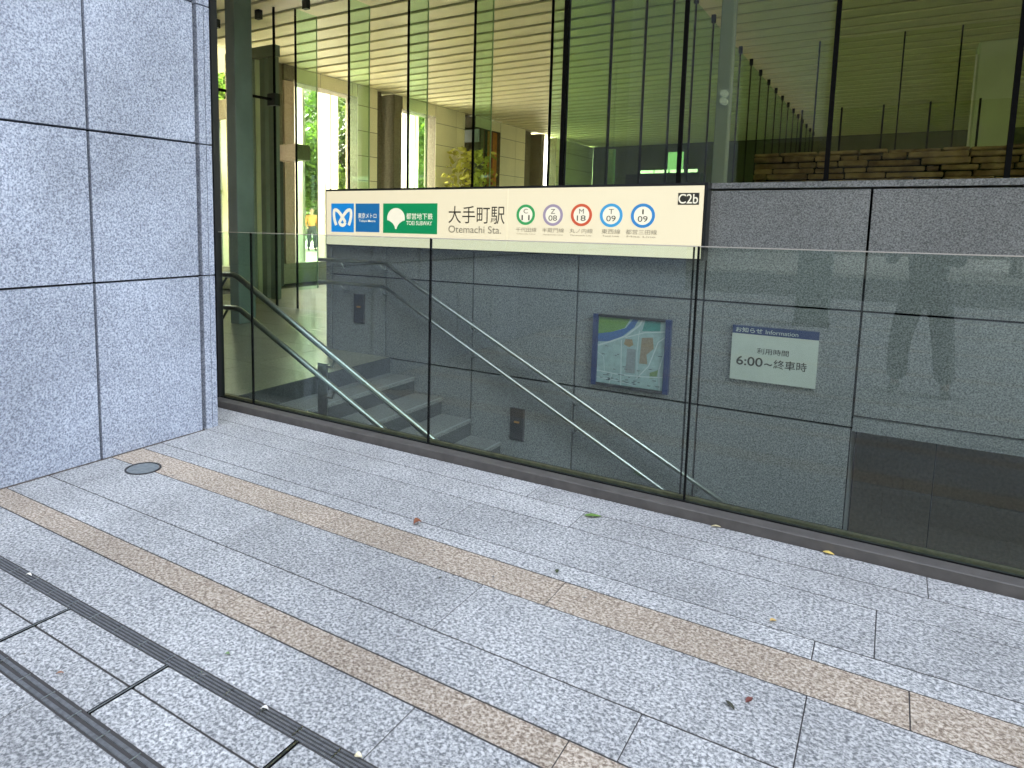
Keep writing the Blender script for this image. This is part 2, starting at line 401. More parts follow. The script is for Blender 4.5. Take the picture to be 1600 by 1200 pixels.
# ================================================================== GLASS BARRIER
gb = empty('glass_barrier', (-1, 3.55, 0), 'frameless glass barrier on a dark stone kerb in front of the stairwell', 'glass barrier')
KH = .05
boxo('kerb', M['kerb'], gb, -5.5, 4, 3.449, 3.535, -.03, KH, bev=.004)
boxo('kerb', M['kerb'], gb, -5.5, 4, 3.575, 3.655, -.03, KH-.004, bev=.004)
boxo('glazing_channel', M['brass'], gb, -5.5, 4, 3.577, 3.60, KH-.003, KH+.012)
boxo('gasket', M['black'], gb, -5.5, 4, 3.536, 3.545, .01, KH+.003)
jx = [-5.6, -4.395, -4.0, -2.385, -.80, .80, 2.4, 4.0]
for a, b_ in zip(jx[1:], jx[2:]):
    boxo('glass_panel', M['bar'], gb, a+.004, b_-.004, 3.548, 3.560, .02, 1.347)
    boxo('top_edge', M['edge'], gb, a+.004, b_-.004, 3.5478, 3.5602, 1.3475, 1.352)
for x in jx[2:6]: boxo('joint_seal', M['black'], gb, x-.0045, x+.0045, 3.546, 3.562, .02, 1.35)
boxo('joint_seal', M['black'], gb, -.832, -.824, 3.575, 3.583, .07, 1.347)
boxo('end_post', M['dark'], gb, -4.42, -4.36, 3.52, 3.58, 0, 4.84)
fix(gb)

# ================================================================== SIGN
SY = 5.70
sg = empty('station_sign', (-3.2, 5.76, 1.18), 'long cream backlit station name sign with coloured line rings on the granite wall', 'sign')
X0, X1, Z0, Z1 = -5.208, -1.27, 1.191, 1.764
boxo('housing', M['dark'], sg, X0-.018, X1+.012, 5.712, 5.822, Z0-.012, Z1+.022)
boxo('face', M['sign'], sg, X0, -2.986, SY, 5.7115, Z0, Z1); boxo('face', M['sign'], sg, -2.983, X1, SY, 5.7115, Z0, Z1)
boxo('edge_trim', M['dark'], sg, X1+.0125, X1+.03, 5.70, 5.822, Z0-.4+.388, Z1+.022)
# panel 1: mark made of two open loops
def plaque(name, m, x0, x1, z0, z1): return boxo(name, M[m], sg, x0, x1, SY-.003, SY-.0005, z0, z1)
p1 = plaque('blue_plaque', 'blue1', -5.134, -4.817, 1.327, 1.632)
def stroke(b, pts, w, y, th=.0015):
    pts = [Vector((p[0], 0, p[1])) for p in pts]; L_, R_ = [], []
    for i, p in enumerate(pts):
        d = (pts[min(i+1, len(pts)-1)]-pts[max(i-1, 0)]).normalized(); n = Vector((-d.z, 0, d.x))
        ww = w[i] if isinstance(w, list) else w
        L_.append(b.b.verts.new((p+n*ww/2).xyz+Vector((0, y, 0)))); R_.append(b.b.verts.new((p-n*ww/2).xyz+Vector((0, y, 0))))
    for i in range(len(pts)-1): b.b.faces.new((L_[i], L_[i+1], R_[i+1], R_[i]))
def bez(P, n=14):
    out = []
    for i in range(n+1):
        t = i/n; q = [Vector(p) for p in P]
        while len(q) > 1: q = [a.lerp(b_, t) for a, b_ in zip(q, q[1:])]
        out.append((q[0].x, q[0].y))
    return out
b = MB(); cx, cz = -4.975, 1.479; s = .125
for sgn, yy in ((-1, SY-.0036), (1, SY-.0040)):
    pts = bez([(sgn*.70,-.62), (sgn*1.05,.0), (sgn*.95,.62)], 8)[:-1]+bez([(sgn*.95,.62), (sgn*.55,.95), (-sgn*.10,-.1), (-sgn*.34,-.38)], 12)
    if sgn > 0: pts += bez([(-sgn*.34,-.38), (-sgn*.22,-.72), (sgn*.22,-.72), (sgn*.34,-.38)], 8)[1:]
    stroke(b, [(cx+px*s, cz+pz*s) for px, pz in pts], .036, yy)
b.build('loop_mark', M['lwhite'], p1)
p2 = plaque('deep_blue_plaque', 'blue2', -4.791, -4.472, 1.334, 1.631)
text('lettering', '東京メトロ', -4.756, -4.510, 1.476, 1.533, SY-.0035, M['lwhite'], p2, bold=.006)
text('lettering', 'Tokyo Metro', -4.744, -4.522, 1.432, 1.462, SY-.0035, M['lwhite'], p2, bold=.01)
p3 = plaque('green_plaque', 'lgreen', -4.423, -3.755, 1.330, 1.631)
cx, cz, r = -4.258, 1.480, .112; pts = []
for i in range(21): a = R(-11+202*i/20); pts.append((cx+r*math.cos(a), SY-.0035, cz+.94*r*math.sin(a)))
side = ((-.80,-.20),(-.55,-.33),(-.34,-.48),(-.2,-.66),(-.12,-.80),(-.07,-.97))
pts += [(cx+u*r, SY-.0035, cz+v*r) for u, v in side]+[(cx-u*r, SY-.0035, cz+v*r) for u, v in side[::-1]]
b = MB(); b.poly(pts); b.build('ginkgo_leaf_mark', M['lwhite'], p3)
text('lettering', '都営地下鉄', -4.128, -3.806, 1.472, 1.535, SY-.0035, M['lwhite'], p3, bold=.006)
text('lettering', 'TOEI SUBWAY', -4.127, -3.814, 1.415, 1.456, SY-.0035, M['lwhite'], p3, bold=.006)
text('station_name', '大手町駅', -3.626, -3.012, 1.440, 1.606, SY, M['ink'], sg, bold=.0)
text('station_name', 'Otemachi Sta.', -3.623, -3.046, 1.350, 1.418, SY, M['ink2'], sg)
for k, num, x, z, r, jp, en, e0, e1 in (
    ('C','11',-2.799,1.527,.092,'千代田線','Chiyoda Line',-2.895,-2.688), ('Z','08',-2.534,1.526,.095,'半蔵門線','Hanzomon Line',-2.634,-2.424),
    ('M','18',-2.269,1.528,.096,'丸ノ内線','Marunouchi Line',-2.373,-2.161), ('T','09',-2.005,1.527,.0985,'東西線','Tozai Line',-2.084,-1.920),
    ('I','09',-1.738,1.526,.099,'都営三田線','Mita Line',-1.874,-1.617)):
    b = MB(); b.ring(x, z, SY-.0005, r, r-.024); rg = b.build('line_ring', M['ring'+k], sg)
    MB().ring(x, z, SY-.0005, r-.0245, .0005, .0012).build('ring_centre', M['lwhite'], rg)
    w = .012 if k == 'I' else .042
    text('ring_letter', k, x-w/2, x+w/2, z+.012, z+.052, SY-.002, M['ink'], rg)
    text('ring_number', num, x-.040, x+.040, z-.050, z-.003, SY-.002, M['ink'], rg)
    text('line_name', jp, e0, e1, 1.372, 1.412, SY, M['ink2'], sg)
    text('line_name', en, e0+.01, e1-.01, 1.347, 1.361, SY, M['ink2'], sg)
p4 = boxo('exit_plate', M['ink'], sg, -1.464, -1.302, SY-.003, SY-.0005, 1.614, 1.708)
text('exit_code', 'C2b', -1.460, -1.310, 1.624, 1.699, SY-.0035, M['lwhite'], p4, bold=.008)
fix(sg)

# ================================================================== MAP, NOTICE, PLATES
mpb = empty('map_board', (-1.82, 5.8, .04), 'square area map in a dark blue frame on the granite wall', 'map board')
mx0, mx1, mz0, mz1 = -2.159, -1.487, .042, .673
boxo('frame', M['navy'], mpb, mx0, mx0+.045, 5.79, 5.829, mz0, mz1); boxo('frame', M['navy'], mpb, mx1-.045, mx1, 5.79, 5.829, mz0, mz1)
boxo('frame', M['dark'], mpb, mx0+.046, mx1-.046, 5.792, 5.829, mz0, mz0+.022); boxo('frame', M['dark'], mpb, mx0+.046, mx1-.046, 5.792, 5.829, mz1-.022, mz1)
U = lambda u, v: (mx0+.045+u*(mx1-mx0-.09), mz0+.022+v*(mz1-mz0-.044))
ms = boxo('map_sheet', plain('map_pale', (.30,.40,.38), .5, 0, .12, 30), mpb, mx0+.045, mx1-.045, 5.812, 5.828, mz0+.02, mz1-.02)
def mpoly(name, pts, col, lay):
    b = MB(); b.poly([(U(u, v)[0], 5.8115-.0008*lay, U(u, v)[1]) for u, v in pts]); return b.build(name, plain(name+'_ink', col, .5, 0, .15, 60), ms)
mpoly('river', [(0,.62),(0,.74),(.2,.78),(.42,.86),(.52,1),(.60,1),(.54,.88),(.38,.74),(.2,.64)], (.04,.11,.28), 1)
mpoly('park', [(0,.74),(0,1),(.48,1),(.40,.86),(.2,.78)], (.12,.24,.05), 2)
mpoly('park', [(.66,.84),(.70,1),(.92,1),(.92,.86)], (.05,.22,.19), 1)
mpoly('district', [(.64,.36),(.66,.74),(.82,.76),(.84,.6),(.74,.5),(.76,.36)], (.26,.20,.13), 1)
mpoly('district', [(.40,.62),(.42,.70),(.52,.70),(.54,.62),(.48,.58)], (.28,.20,.11), 1)
mpoly('district', [(.44,.2),(.45,.56),(.58,.56),(.58,.2)], (.22,.24,.24), 1)
mpoly('district', [(.80,.16),(.80,.24),(.92,.30),(.90,.18)], (.16,.24,.10), 1)
b = MB()
def road(pts, w):
    P = [U(*p) for p in pts]; stroke(b, P, w, 5.8115-.0008*3)
road([(0,.56),(.2,.64),(.42,.74),(.62,.92),(.66,1)], .014); road([(.38,0),(.37,.35),(.36,.68)], .008); road([(0,.18),(.3,.16),(.7,.17),(1,.2)], .009)
road([(.42,.72),(.7,.82),(1,.86)], .009); road([(.6,.12),(.78,.34),(.9,.7),(1,.78)], .009); road([(.62,.14),(.6,.5),(.62,.84)], .007); road([(.95,0),(.93,.3),(1,.6)], .008)
road([(0,.08),(.35,.06),(.6,.02)], .006); road([(.2,0),(.24,.16)], .006); road([(.12,.18),(.1,.4),(0,.46)], .005)
b.build('roads', plain('map_road', (.50,.56,.56), .5), ms)
b = MB()
for i in range(34):
    u, v = random.uniform(.05,.95), random.choice([random.uniform(.03,.18), random.uniform(.03,.6)]); x, z = U(u, v)
    b.poly([(x, 5.8085, z), (x+random.uniform(.012,.035), 5.8085, z), (x+random.uniform(.012,.035), 5.8085, z+.007), (x, 5.8085, z+.007)])
b.build('printed_captions', plain('map_caption', (.09,.11,.13), .5), ms)
fix(mpb)

nt = empty('notice_plate', (-.71, 5.8, .25), 'pale opening hours notice with navy header on the granite wall', 'notice')
boxo('plate', M['paper'], nt, -1.014, -.413, 5.80, 5.829, .25, .617); hd = boxo('header_band', M['navy'], nt, -1.014, -.413, 5.80, 5.829, .6175, .679)
text('header_text', 'お知らせ', -.990, -.798, .629, .668, 5.80, M['paper'], hd, bold=.01); text('header_text', 'Information', -.775, -.551, .630, .662, 5.80, M['paper'], hd)
text('hours_text', '利用時間', -.828, -.606, .470, .517, 5.80, M['ink'], nt, bold=.005)
text('hours_text', '6:00', -.972, -.782, .369, .440, 5.80, M['ink'], nt, bold=.012)
text('hours_text', '~', -.770, -.715, .385, .402, 5.80, M['ink'], nt, bold=.01)
text('hours_text', '終車時', -.705, -.478, .368, .438, 5.80, M['ink'], nt, bold=.008)
fix(nt)
for lab, x0, x1, z0, z1 in (('upper dark wall plate under the level handrails', -4.910, -4.773, .341, .648), ('lower dark wall plate beside the steps under the sloping handrail', -2.954, -2.815, -.613, -.313)):
    d = empty('wall_plate', (x0, 5.82, z0), lab, 'wall plate', 'dark plates on the granite wall')
    boxo('plate', M['dark'], d, x0, x1, 5.808, 5.829, z0, z1, bev=.003); boxo('rim', M['grout'], d, x0-.006, x1+.006, 5.815, 5.829, z0-.006, z1+.006)
    xm = (x0+x1)/2; boxo('amber_mark', M['amber'], d, xm-.028, xm+.028, 5.8065, 5.8078, z0+.165, z0+.183)
    fix(d)

# ================================================================== HANDRAILS
def bracket(parent, x, z, ywall, yrail):
    MB().tube([(x, ywall, z-.09), (x, ywall+(yrail-ywall)*.6, z-.09), (x, yrail, z-.02)], .008, 8).build('bracket', M['steel'], parent)
fr = empty('handrail', (-3, 5.7, 0), 'double steel handrail fixed along the granite wall beyond the stairs', 'handrail', 'handrails of the stairs')
MB().tube([(-5.32,5.70,1.018),(-4.44,5.70,1.02),(-4.38,5.70,1.005),(-.884+.9,5.70,-.794-.46)], .021, 14).build('upper_rail', M['steel'], fr)
MB().tube([(-5.32,5.70,.772),(-4.44,5.70,.772),(-4.38,5.70,.758),(-1.354+1.3,5.70,-.802-.67)], .021, 14).build('lower_rail', M['steel'], fr)
for x in (-5.0, -4.46, -3.36, -2.28, -1.2):
    zu = 1.018 if x < -4.4 else 1.005-(x+4.38)*.515; zl = .772 if x < -4.4 else .758-(x+4.38)*.515
    bracket(fr, x, zu, 5.83, 5.70); bracket(fr, x, zl, 5.83, 5.70)
fix(fr)
nr = empty('handrail', (-3.5, 3.78, 0), 'double steel handrail on posts close behind the glass barrier', 'handrail', 'handrails of the stairs')
MB().tube([(-5.0,3.78,.995),(-4.47,3.78,.997),(-4.41,3.78,.98),(-1.0,3.78,.98-3.41*.516)], .024, 14).build('upper_rail', M['steel'], nr)
MB().tube([(-5.0,3.78,.722),(-4.44,3.78,.727),(-4.38,3.78,.712),(-1.0,3.78,.712-3.38*.497)], .022, 14).build('lower_rail', M['steel'], nr)
for x, zt, zb in ((-3.55,.375,-.43), (-2.2,-.32,-1.1)):
    boxo('post', M['steel'], nr, x-.045, x+.045, 3.83, 3.845, zb, zt)
    zu = .98-(x+.17+4.41)*.516; zl = .712-(x+.17+4.38)*.497
    MB().tube([(x+.03,3.838,zt-.02),(x+.10,3.835,zt-.015),(x+.15,3.80,zu-.035),(x+.165,3.78,zu-.01)], .009, 8).build('bracket', M['steel'], nr)
    MB().tube([(x+.03,3.838,zl-.10),(x+.10,3.835,zl-.095),(x+.15,3.80,zl-.035),(x+.165,3.78,zl-.01)], .009, 8).build('bracket', M['steel'], nr)
for zz in (.997, .725): MB().tube([(-4.85,3.78,zz-.11),(-4.62,3.78,zz-.11),(-4.55,3.78,zz-.02)], .01, 8).build('bracket', M['dark'], nr)
fix(nr)

# ================================================================== GLAZED SCREENS
# A: facade above the wall, to the right of the corner
fa = empty('glass_facade', (0, 6.1, 1.8), 'olive tinted glass facade standing on the granite wall', 'glass wall')
ax = [-2.645, -1.575, -.475, .60, 1.68, 2.76, 3.84, 5.0]
for a, b_ in zip(ax, ax[1:]): boxo('glass_panel', M['faca'], fa, a+.008, b_-.008, 6.095, 6.107, 1.80, 4.9)
for x in ax: boxo('mullion', M['black'], fa, x-.016, x+.016, 6.085, 6.117, 1.79, 4.9)
boxo('sill', M['black'], fa, -5.33, -2.66, 6.06, 6.118, 1.789, 1.80); boxo('sill', M['black'], fa, -2.64, 5, 6.08, 6.119, 1.789, 1.7995)
fix(fa)
# Y-wall: side glazing running back from the corner
sw = empty('side_glass_wall', (-2.7, 12, 0), 'dark green glass wall running back from the facade corner', 'glass wall')
ys = [6.29+1.16*i for i in range(20)]
for a, b_ in zip(ys, ys[1:]):
    boxo('glass_panel', M['green'], sw, -2.706, -2.694, a+.006, b_-.006, 0, 4.72)
for yv in ys:
    boxo('mullion', M['black'], sw, -2.713, -2.687, yv-.012, yv+.012, 0, 4.72)
    boxo('clamp', M['black'], sw, -2.73, -2.67, yv-.035, yv+.035, 4.70, 4.82)
fix(sw)
# B: clear screen with glass fins
sb = empty('finned_glass_screen', (-6, 8.2, 0), 'clear glass screen with green edged glass fins above the station sign', 'glass wall')
bx = [-8.135, -7.03, -5.93, -4.845, -3.735, -2.73]
boxo('glass_panel', M['clear'], sb, -8.60, -8.145, 8.195, 8.207, 0, 4.74)
boxo('glass_panel', M['clear'], sb, -10.1, -8.62, 8.195, 8.207, 0, 4.74)
for a, b_ in zip(bx, bx[1:]): boxo('glass_panel', M['clear'], sb, a+.008, b_-.008, 8.195, 8.207, 0, 4.74)
for x in bx[:-1]:
    boxo('joint_seal', M['black'], sb, x-.014, x+.014, 8.19, 8.212, 0, 4.74)
    boxo('glass_fin', M['fin'], sb, x-.008, x+.008, 8.215, 8.68, .3, 4.74); boxo('fin_edge', M['palecol'], sb, x-.009, x+.009, 8.681, 8.69, .3, 4.74)
boxo('joint_seal', M['black'], sb, -8.63, -8.60, 8.185, 8.215, 0, 4.84)
for x in (-10.0, -8.96, -7.90): boxo('clamp', M['dark'], sb, x-.05, x+.05, 8.16, 8.24, 4.70, 4.84)
MB().tube([(-8.615,6.3,3.36),(-8.615,8.12,3.385)], .022, 10).build('brace_rod', M['black'], sb); boxo('rod_clamp', M['dark'], sb, -8.70, -8.53, 8.12, 8.24, 3.29, 3.48)
fix(sb)

# dark steel pier
pr = empty('steel_pier', (-7.5, 6.5, 0), 'dark green steel clad pier inside the passage by the left edge', 'pillar')
boxo('casing', M['darkgreen'], pr, -7.67, -7.487, 6.42, 6.73, 0, 4.84, bev=.01); fix(pr)
ps = empty('door_frame', (-9.3, 8.9, 0), 'dark door frame with pale edges standing left of the glass screen', 'door')
for x, w, m in ((-9.98,.10,'darkgreen'), (-9.83,.03,'palecol'), (-9.66,.12,'darkgreen'), (-9.42,.16,'darkgreen')):
    boxo('jamb', M[m], ps, x-w/2, x+w/2, 8.9, 9.0, 0, 4.3)
boxo('transom', M['darkgreen'], ps, -10.6, -9.33, 8.88, 9.02, 4.31, 4.5)
fix(ps)
# side building portion left behind the pillar (dark header and bright gap)
hb = empty('entrance_lintel', (-14, 12, 4), 'dark box lintel across the bright gap behind the pillar', 'lintel')
boxo('beam', M['reveal'], hb, -16.5, -13.35, 12, 12.6, 3.97, 4.45); boxo('post', M['palecol'], hb, -14.62, -14.42, 12.05, 12.5, .2, 3.96); boxo('post', M['darkgreen'], hb, -15.1, -14.95, 12.05, 12.5, .2, 3.96); fix(hb)

# ================================================================== LEFT STONE WALL of the passage (plane X = -11.5)
lw = empty('stone_arcade_wall', (-11.6, 18, 0), 'cream stone wall with tall openings and dark recesses beyond the glass screen', 'wall')
def wallseg(name, m, y0, y1, z0, z1, x0=-11.9, x1=-11.5):
    c = MB(); z = z0
    while z < z1-.02:
        zz = min(z+.62, z1); y = y0
        while y < y1-.02:
            yy = min(y+1.15, y1); c.box(x0, x1, y+.007, yy-.007, z+.007, zz-.007); y = yy
        z = zz
    c.build(name, M[m], lw); 
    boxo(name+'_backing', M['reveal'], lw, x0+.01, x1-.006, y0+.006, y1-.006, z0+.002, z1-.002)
wallseg('pier', 'cream', 13.75, 14.55, 0, 4.84); wallseg('pier', 'cream', 17.3, 18.95, 0, 4.84); wallseg('pier', 'cream', 21.3, 23.2, 0, 4.84); wallseg('pier', 'cream', 26, 30, 0, 4.84)
wallseg('header', 'cream', 11.25, 13.745, 4.52, 4.84); wallseg('header', 'cream', 15.65, 17.295, 4.5, 4.84); wallseg('header', 'cream', 19.6, 21.295, 4.5, 4.84)
boxo('plinth', M['floorstone'], lw, -11.8, -11.45, 9.6, 17.29, 0, .46)
boxo('recess_jamb', M['reveal'], lw, -12.3, -11.52, 15.301, 15.64, 0, 4.84); boxo('recess_back', M['reveal'], lw, -12.3, -11.96, 14.56, 15.3, 0, 4.925)  # recess faces get no light; their shade is put into the stone colour
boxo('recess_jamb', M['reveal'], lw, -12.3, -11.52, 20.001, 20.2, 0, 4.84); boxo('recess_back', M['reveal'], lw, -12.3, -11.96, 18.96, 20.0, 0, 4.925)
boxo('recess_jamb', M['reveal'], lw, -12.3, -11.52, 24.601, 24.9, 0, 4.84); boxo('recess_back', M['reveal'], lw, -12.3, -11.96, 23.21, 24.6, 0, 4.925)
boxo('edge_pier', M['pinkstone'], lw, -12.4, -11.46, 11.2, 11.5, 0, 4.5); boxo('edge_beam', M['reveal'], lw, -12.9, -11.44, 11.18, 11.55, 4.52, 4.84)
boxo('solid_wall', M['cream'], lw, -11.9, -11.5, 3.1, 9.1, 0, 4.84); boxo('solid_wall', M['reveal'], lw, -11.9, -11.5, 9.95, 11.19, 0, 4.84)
fix(lw)
dn = empty('wooden_door', (-11.7, 20.8, 0), 'tall orange and dark red timber door in the cream stone wall', 'door')
for i, (y0, y1, m) in enumerate(((20.2,20.42,'redwood'),(20.42,20.62,'dark'),(20.62,20.85,'orange'),(20.85,21.0,'redwood'),(21.0,21.29,'orange'))): boxo('door_board', M[m], dn, -11.75, -11.62, y0+.003, y1-.003, 0, 4.49)
fix(dn)
cp = empty('door_canopy', (-11.4, 11.5, 2.7), 'pinkish grey box canopy over a dark doorway at the end of the arcade', 'canopy')
boxo('canopy_box', M['pinkstone'], cp, -11.85, -10.515, 10.6, 11.0, 2.70, 3.02); boxo('canopy_side', M['reveal'], cp, -10.513, -10.495, 10.61, 10.99, 2.705, 3.015)
boxo('door_post', M['dark'], cp, -11.35, -11.12, 10.62, 10.8, 0, 2.69); boxo('planter', plain('pink_flowers', (.5,.15,.25), .8, 0, .3, 20), cp, -11.36, -11.0, 10.55, 10.60, 1.05, 1.13); fix(cp)
cs = empty('grey_sign', (-11.3, 19.2, 4.2), 'small pale blue sign high on the dark recess of the arcade', 'sign')
boxo('sign_face', plain('pale_blue_sign', (.40,.45,.55), .5), cs, -11.96, -11.35, 19.55, 19.6, 4.02, 4.42); fix(cs)

# white vertical fins outside the openings
fins = [11.3, 11.5, 12.15, 12.40, 13.16, 13.36, 13.62, 15.72, 15.95, 16.55, 16.75, 17.05, 17.2]
proto = None
for i, yv in enumerate(fins):
    w = (.03, .06, .04, .08)[i % 4]
    e = MB().box(-12.3, -12.05, yv-w/2, yv+w/2, .2, 4.84, bev=.005).build('vertical_fin', M['white'])
    tag(e, 'slim white vertical fin in the bright opening of the arcade', 'fin', 'white fins outside the arcade openings')

# ================================================================== TREES
def tree_mesh(seed, h=7.0, rad=2.6, n=9000, leaf=.12):
    rnd = random.Random(seed)
    tb = MB(); tb.tube([(0,0,0),(.05,.02,h*.25),(-.03,.06,h*.5),(.06,0,h*.8)], .16, 9, r1=.04)
    tips = []
    for k in range(11):
        a = rnd.uniform(0, 6.28); z0 = h*rnd.uniform(.10, .65); L_ = rad*rnd.uniform(.5, .95)
        e = Vector((math.cos(a)*L_, math.sin(a)*L_, z0+h*rnd.uniform(.08, .3))); tb.tube([(0,0,z0), e*.5+Vector((0,0,z0*.5)), e], .05, 6, r1=.012); tips.append(e)
    tm = bpy.data.meshes.new('trunk'); tb.b.to_mesh(tm); tb.b.free(); tm.materials.append(M['bark'])
    cl = [(t+Vector((rnd.gauss(0,.3), rnd.gauss(0,.3), rnd.gauss(0,.3))), rnd.uniform(.45, .95)) for t in tips for _ in range(3)]+[(Vector((rnd.gauss(0,.7), rnd.gauss(0,.7), h*rnd.uniform(.35,.98))), rnd.uniform(.5,1.0)) for _ in range(12)]
    b = bmesh.new()
    for i in range(n):
        c_, r_ = rnd.choice(cl); d = Vector((rnd.gauss(0,1), rnd.gauss(0,1), rnd.gauss(0,.8))).normalized()*r_*rnd.uniform(.5,1)
        p = c_+d; u = Vector((rnd.gauss(0,1), rnd.gauss(0,1), rnd.gauss(0,1))).normalized(); v = u.orthogonal().normalized(); s_ = leaf*rnd.uniform(.6,1.3)
        b.faces.new([b.verts.new(p+u*s_), b.verts.new(p+v*s_*.5), b.verts.new(p-u*s_), b.verts.new(p-v*s_*.5)])
    cm = bpy.data.meshes.new('crown'); b.to_mesh(cm); b.free(); cm.materials.append(M['leafA'])
    return tm, cm
TM = [tree_mesh(1), tree_mesh(2, 6.2, 2.3), tree_mesh(3, 8, 3)]
TREES = [(-24.5,28.6,'low branched plaza tree in the right half of the first arcade opening'),(-22.8,25.4,'dense plaza tree close behind the orange coated person'),(-23.4,22.6,'round plaza tree left of the orange coated person'),(-21,28.5,'plaza tree in the right half of the second opening'),(-16.4,13.0,'slim plaza tree in the narrow gap beside the granite pillar'),(-21.5,20.4,'bushy plaza tree nearest the arcade openings'),(-26,28.6,'plaza tree behind the person in orange'),(-16.6,22.6,'plaza tree seen through the second opening'),(-25,29,'far plaza tree deep behind the arcade'),
         (-19.5,12.5,'plaza tree in the bright gap beside the pillar'),(-28,17,'tall plaza tree in the background'),(-30,24,'loose crowned plaza tree farthest to the back')]
for i, (x, y, lab) in enumerate(TREES):
    tm, cm = TM[i % 3]; e = empty('plaza_tree', (x, y, .2), lab, 'tree', 'trees on the sunlit plaza')
    for nm, me in (('trunk', tm), ('crown', cm)): o = bpy.data.objects.new(nm, me); COL.objects.link(o); o.parent = e
    e.rotation_euler.z = i*1.3
# pale building closing the plaza view
pb = empty('plaza_building', (-45, 25, 0), 'pale sunlit building beyond the plaza trees', 'building')
boxo('wall', M['reveal'], pb, -52, -45, -20, 90, .2, 16)
for i in range(20): boxo('window_band', M['darkgreen'], pb, -44.99, -44.96, -18+i*5, -14.6+i*5, 1.2+0, 3.6); 
fix(pb)

# interior: plant, rubble wall, balustrade, column, column in place of a reflection
ip = empty('indoor_plant', (-10.8, 18.1, 0), 'leafy yellow green plant against the dark recess of the arcade', 'plant')
rnd = random.Random(5); b = bmesh.new()
for i in range(650):
    d = Vector((rnd.gauss(0,.28), rnd.gauss(0,.42), rnd.uniform(-1.6,1.2))); p = Vector((-10.8,18.2,2.4))+d
    u = Vector((rnd.gauss(0,1), rnd.gauss(0,1), rnd.gauss(0,1))).normalized(); v = u.orthogonal().normalized(); s_ = rnd.uniform(.06,.14)
    b.faces.new([b.verts.new(p+u*s_), b.verts.new(p+v*s_*.5), b.verts.new(p-u*s_), b.verts.new(p-v*s_*.5)])
cm = bpy.data.meshes.new('leaves'); b.to_mesh(cm); b.free(); cm.materials.append(M['leafB']); o = bpy.data.objects.new('leaves', cm); COL.objects.link(o); o.parent = ip
MB().tube([(-10.8,18.1,.4),(-10.78,18.15,1.5),(-10.82,18.2,2.6)], .03, 8).build('stem', M['bark'], ip); MB().tube([(-10.8,18.1,0),(-10.8,18.1,.45)], .22, 16, r1=.3).build('pot', M['dark'], ip); fix(ip)

rbw = empty('rubble_wall', (1, 8, 0), 'low brown rubble stone wall behind the olive glass facade', 'wall')
c = MB(); rnd = random.Random(9); z = 0
while z < 2.2:
    hh = rnd.uniform(.03, .095) if z > 1.5 else .3; x = -1.3
    if z+hh > 2.2: hh = 2.2-z+.01
    while x < 5:
        ll = rnd.uniform(.10, .48); dp = rnd.uniform(-.05, .05); c.box(x+.006, x+ll-.006, 8+dp, 8.5, z+.005, z+hh-.004+rnd.uniform(-.006,.006), bev=.008); x += ll
    z += hh
c.build('stones', M['rubble'], rbw); boxo('core', M['black'], rbw, -1.28, 5, 8.06, 8.48, 0, 2.15); fix(rbw)
bl = empty('inner_balustrade', (0, 8.2, 2.2), 'low glass balustrade with black posts on the rubble stone wall', 'balustrade')
px = [-.90, -.545, -.19, .185, .56, .95, 1.4, 1.9]
for a, b_ in zip(px, px[1:]): boxo('glass_panel', M['clear'], bl, a+.01, b_-.01, 8.2, 8.21, 2.2, 2.64)
for x in px: boxo('post', M['black'], bl, x-.008, x+.008, 8.19, 8.22, 2.2, 2.655)
fix(bl)
bl2 = empty('inner_screen', (0, 11, 0), 'tall faint glass screen with thin dark joints deeper in the lobby', 'glass wall')
px = [-1.15, -.1, .55, 1.6, 2.7]
for a, b_ in zip(px, px[1:]): boxo('glass_panel', M['clear'], bl2, a+.01, b_-.01, 12.0, 12.01, 0, 4.2)
for x in px: boxo('joint_seal', M['black'], bl2, x-.010, x+.010, 11.99, 12.02, 0, 4.2)
fix(bl2)
ic = empty('pale_column', (1.2, 11, 0), 'pale green square column inside the lobby at the right edge', 'pillar')
boxo('shaft', M['palecol'], ic, .68, 1.10, 11, 11.4, 0, 3.75, bev=.02); boxo('edge_strip', M['white'], ic, .66, .678, 11.0, 11.06, 0, 3.6); fix(ic)
pc = empty('reflection_stand_in', (-1.43, 7, 0), 'slim blue-grey column added in place of a reflection just right of the sign end', 'pillar')
boxo('shaft', plain('blue_grey_paint', (.27,.33,.38), .5), pc, -1.50, -1.38, 7, 7.12, 0, 4.84, bev=.01)  # built behind the glass in place of a reflected column
for z in (2.60, 2.67): MB().tube([(-1.42,6.9,z),(-1.42,7.0,z)], .03, 12).build('glow_dot', emit('dot_glow', (.5,.6,.6), .22), pc)  # glowing dots added along with the stand-in column
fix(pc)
ct = empty('lobby_counter', (-3, 10, 0), 'dark lobby counter with a thin bright light strip behind the sign', 'counter')
boxo('counter', M['dark'], ct, -4.0, -2.75, 12.02, 12.4, 0, 2.32)
for a, b_ in ((-3.74,-3.52),(-3.5,-3.28),(-3.24,-3.02),(-2.98,-2.80)): boxo('light_strip', emit('strip_light', (.8,1,.75), 2.4), ct, a, b_, 12.0, 12.018, 2.33, 2.38)
boxo('lit_panel', emit('lit_panel_glow', (.5,.85,.45), .9), ct, -3.42, -3.16, 12.5, 12.52, 2.38, 2.72)
boxo('upright', M['palecol'], ct, -4.45, -4.33, 12.3, 12.4, 0, 2.8)
fix(ct)

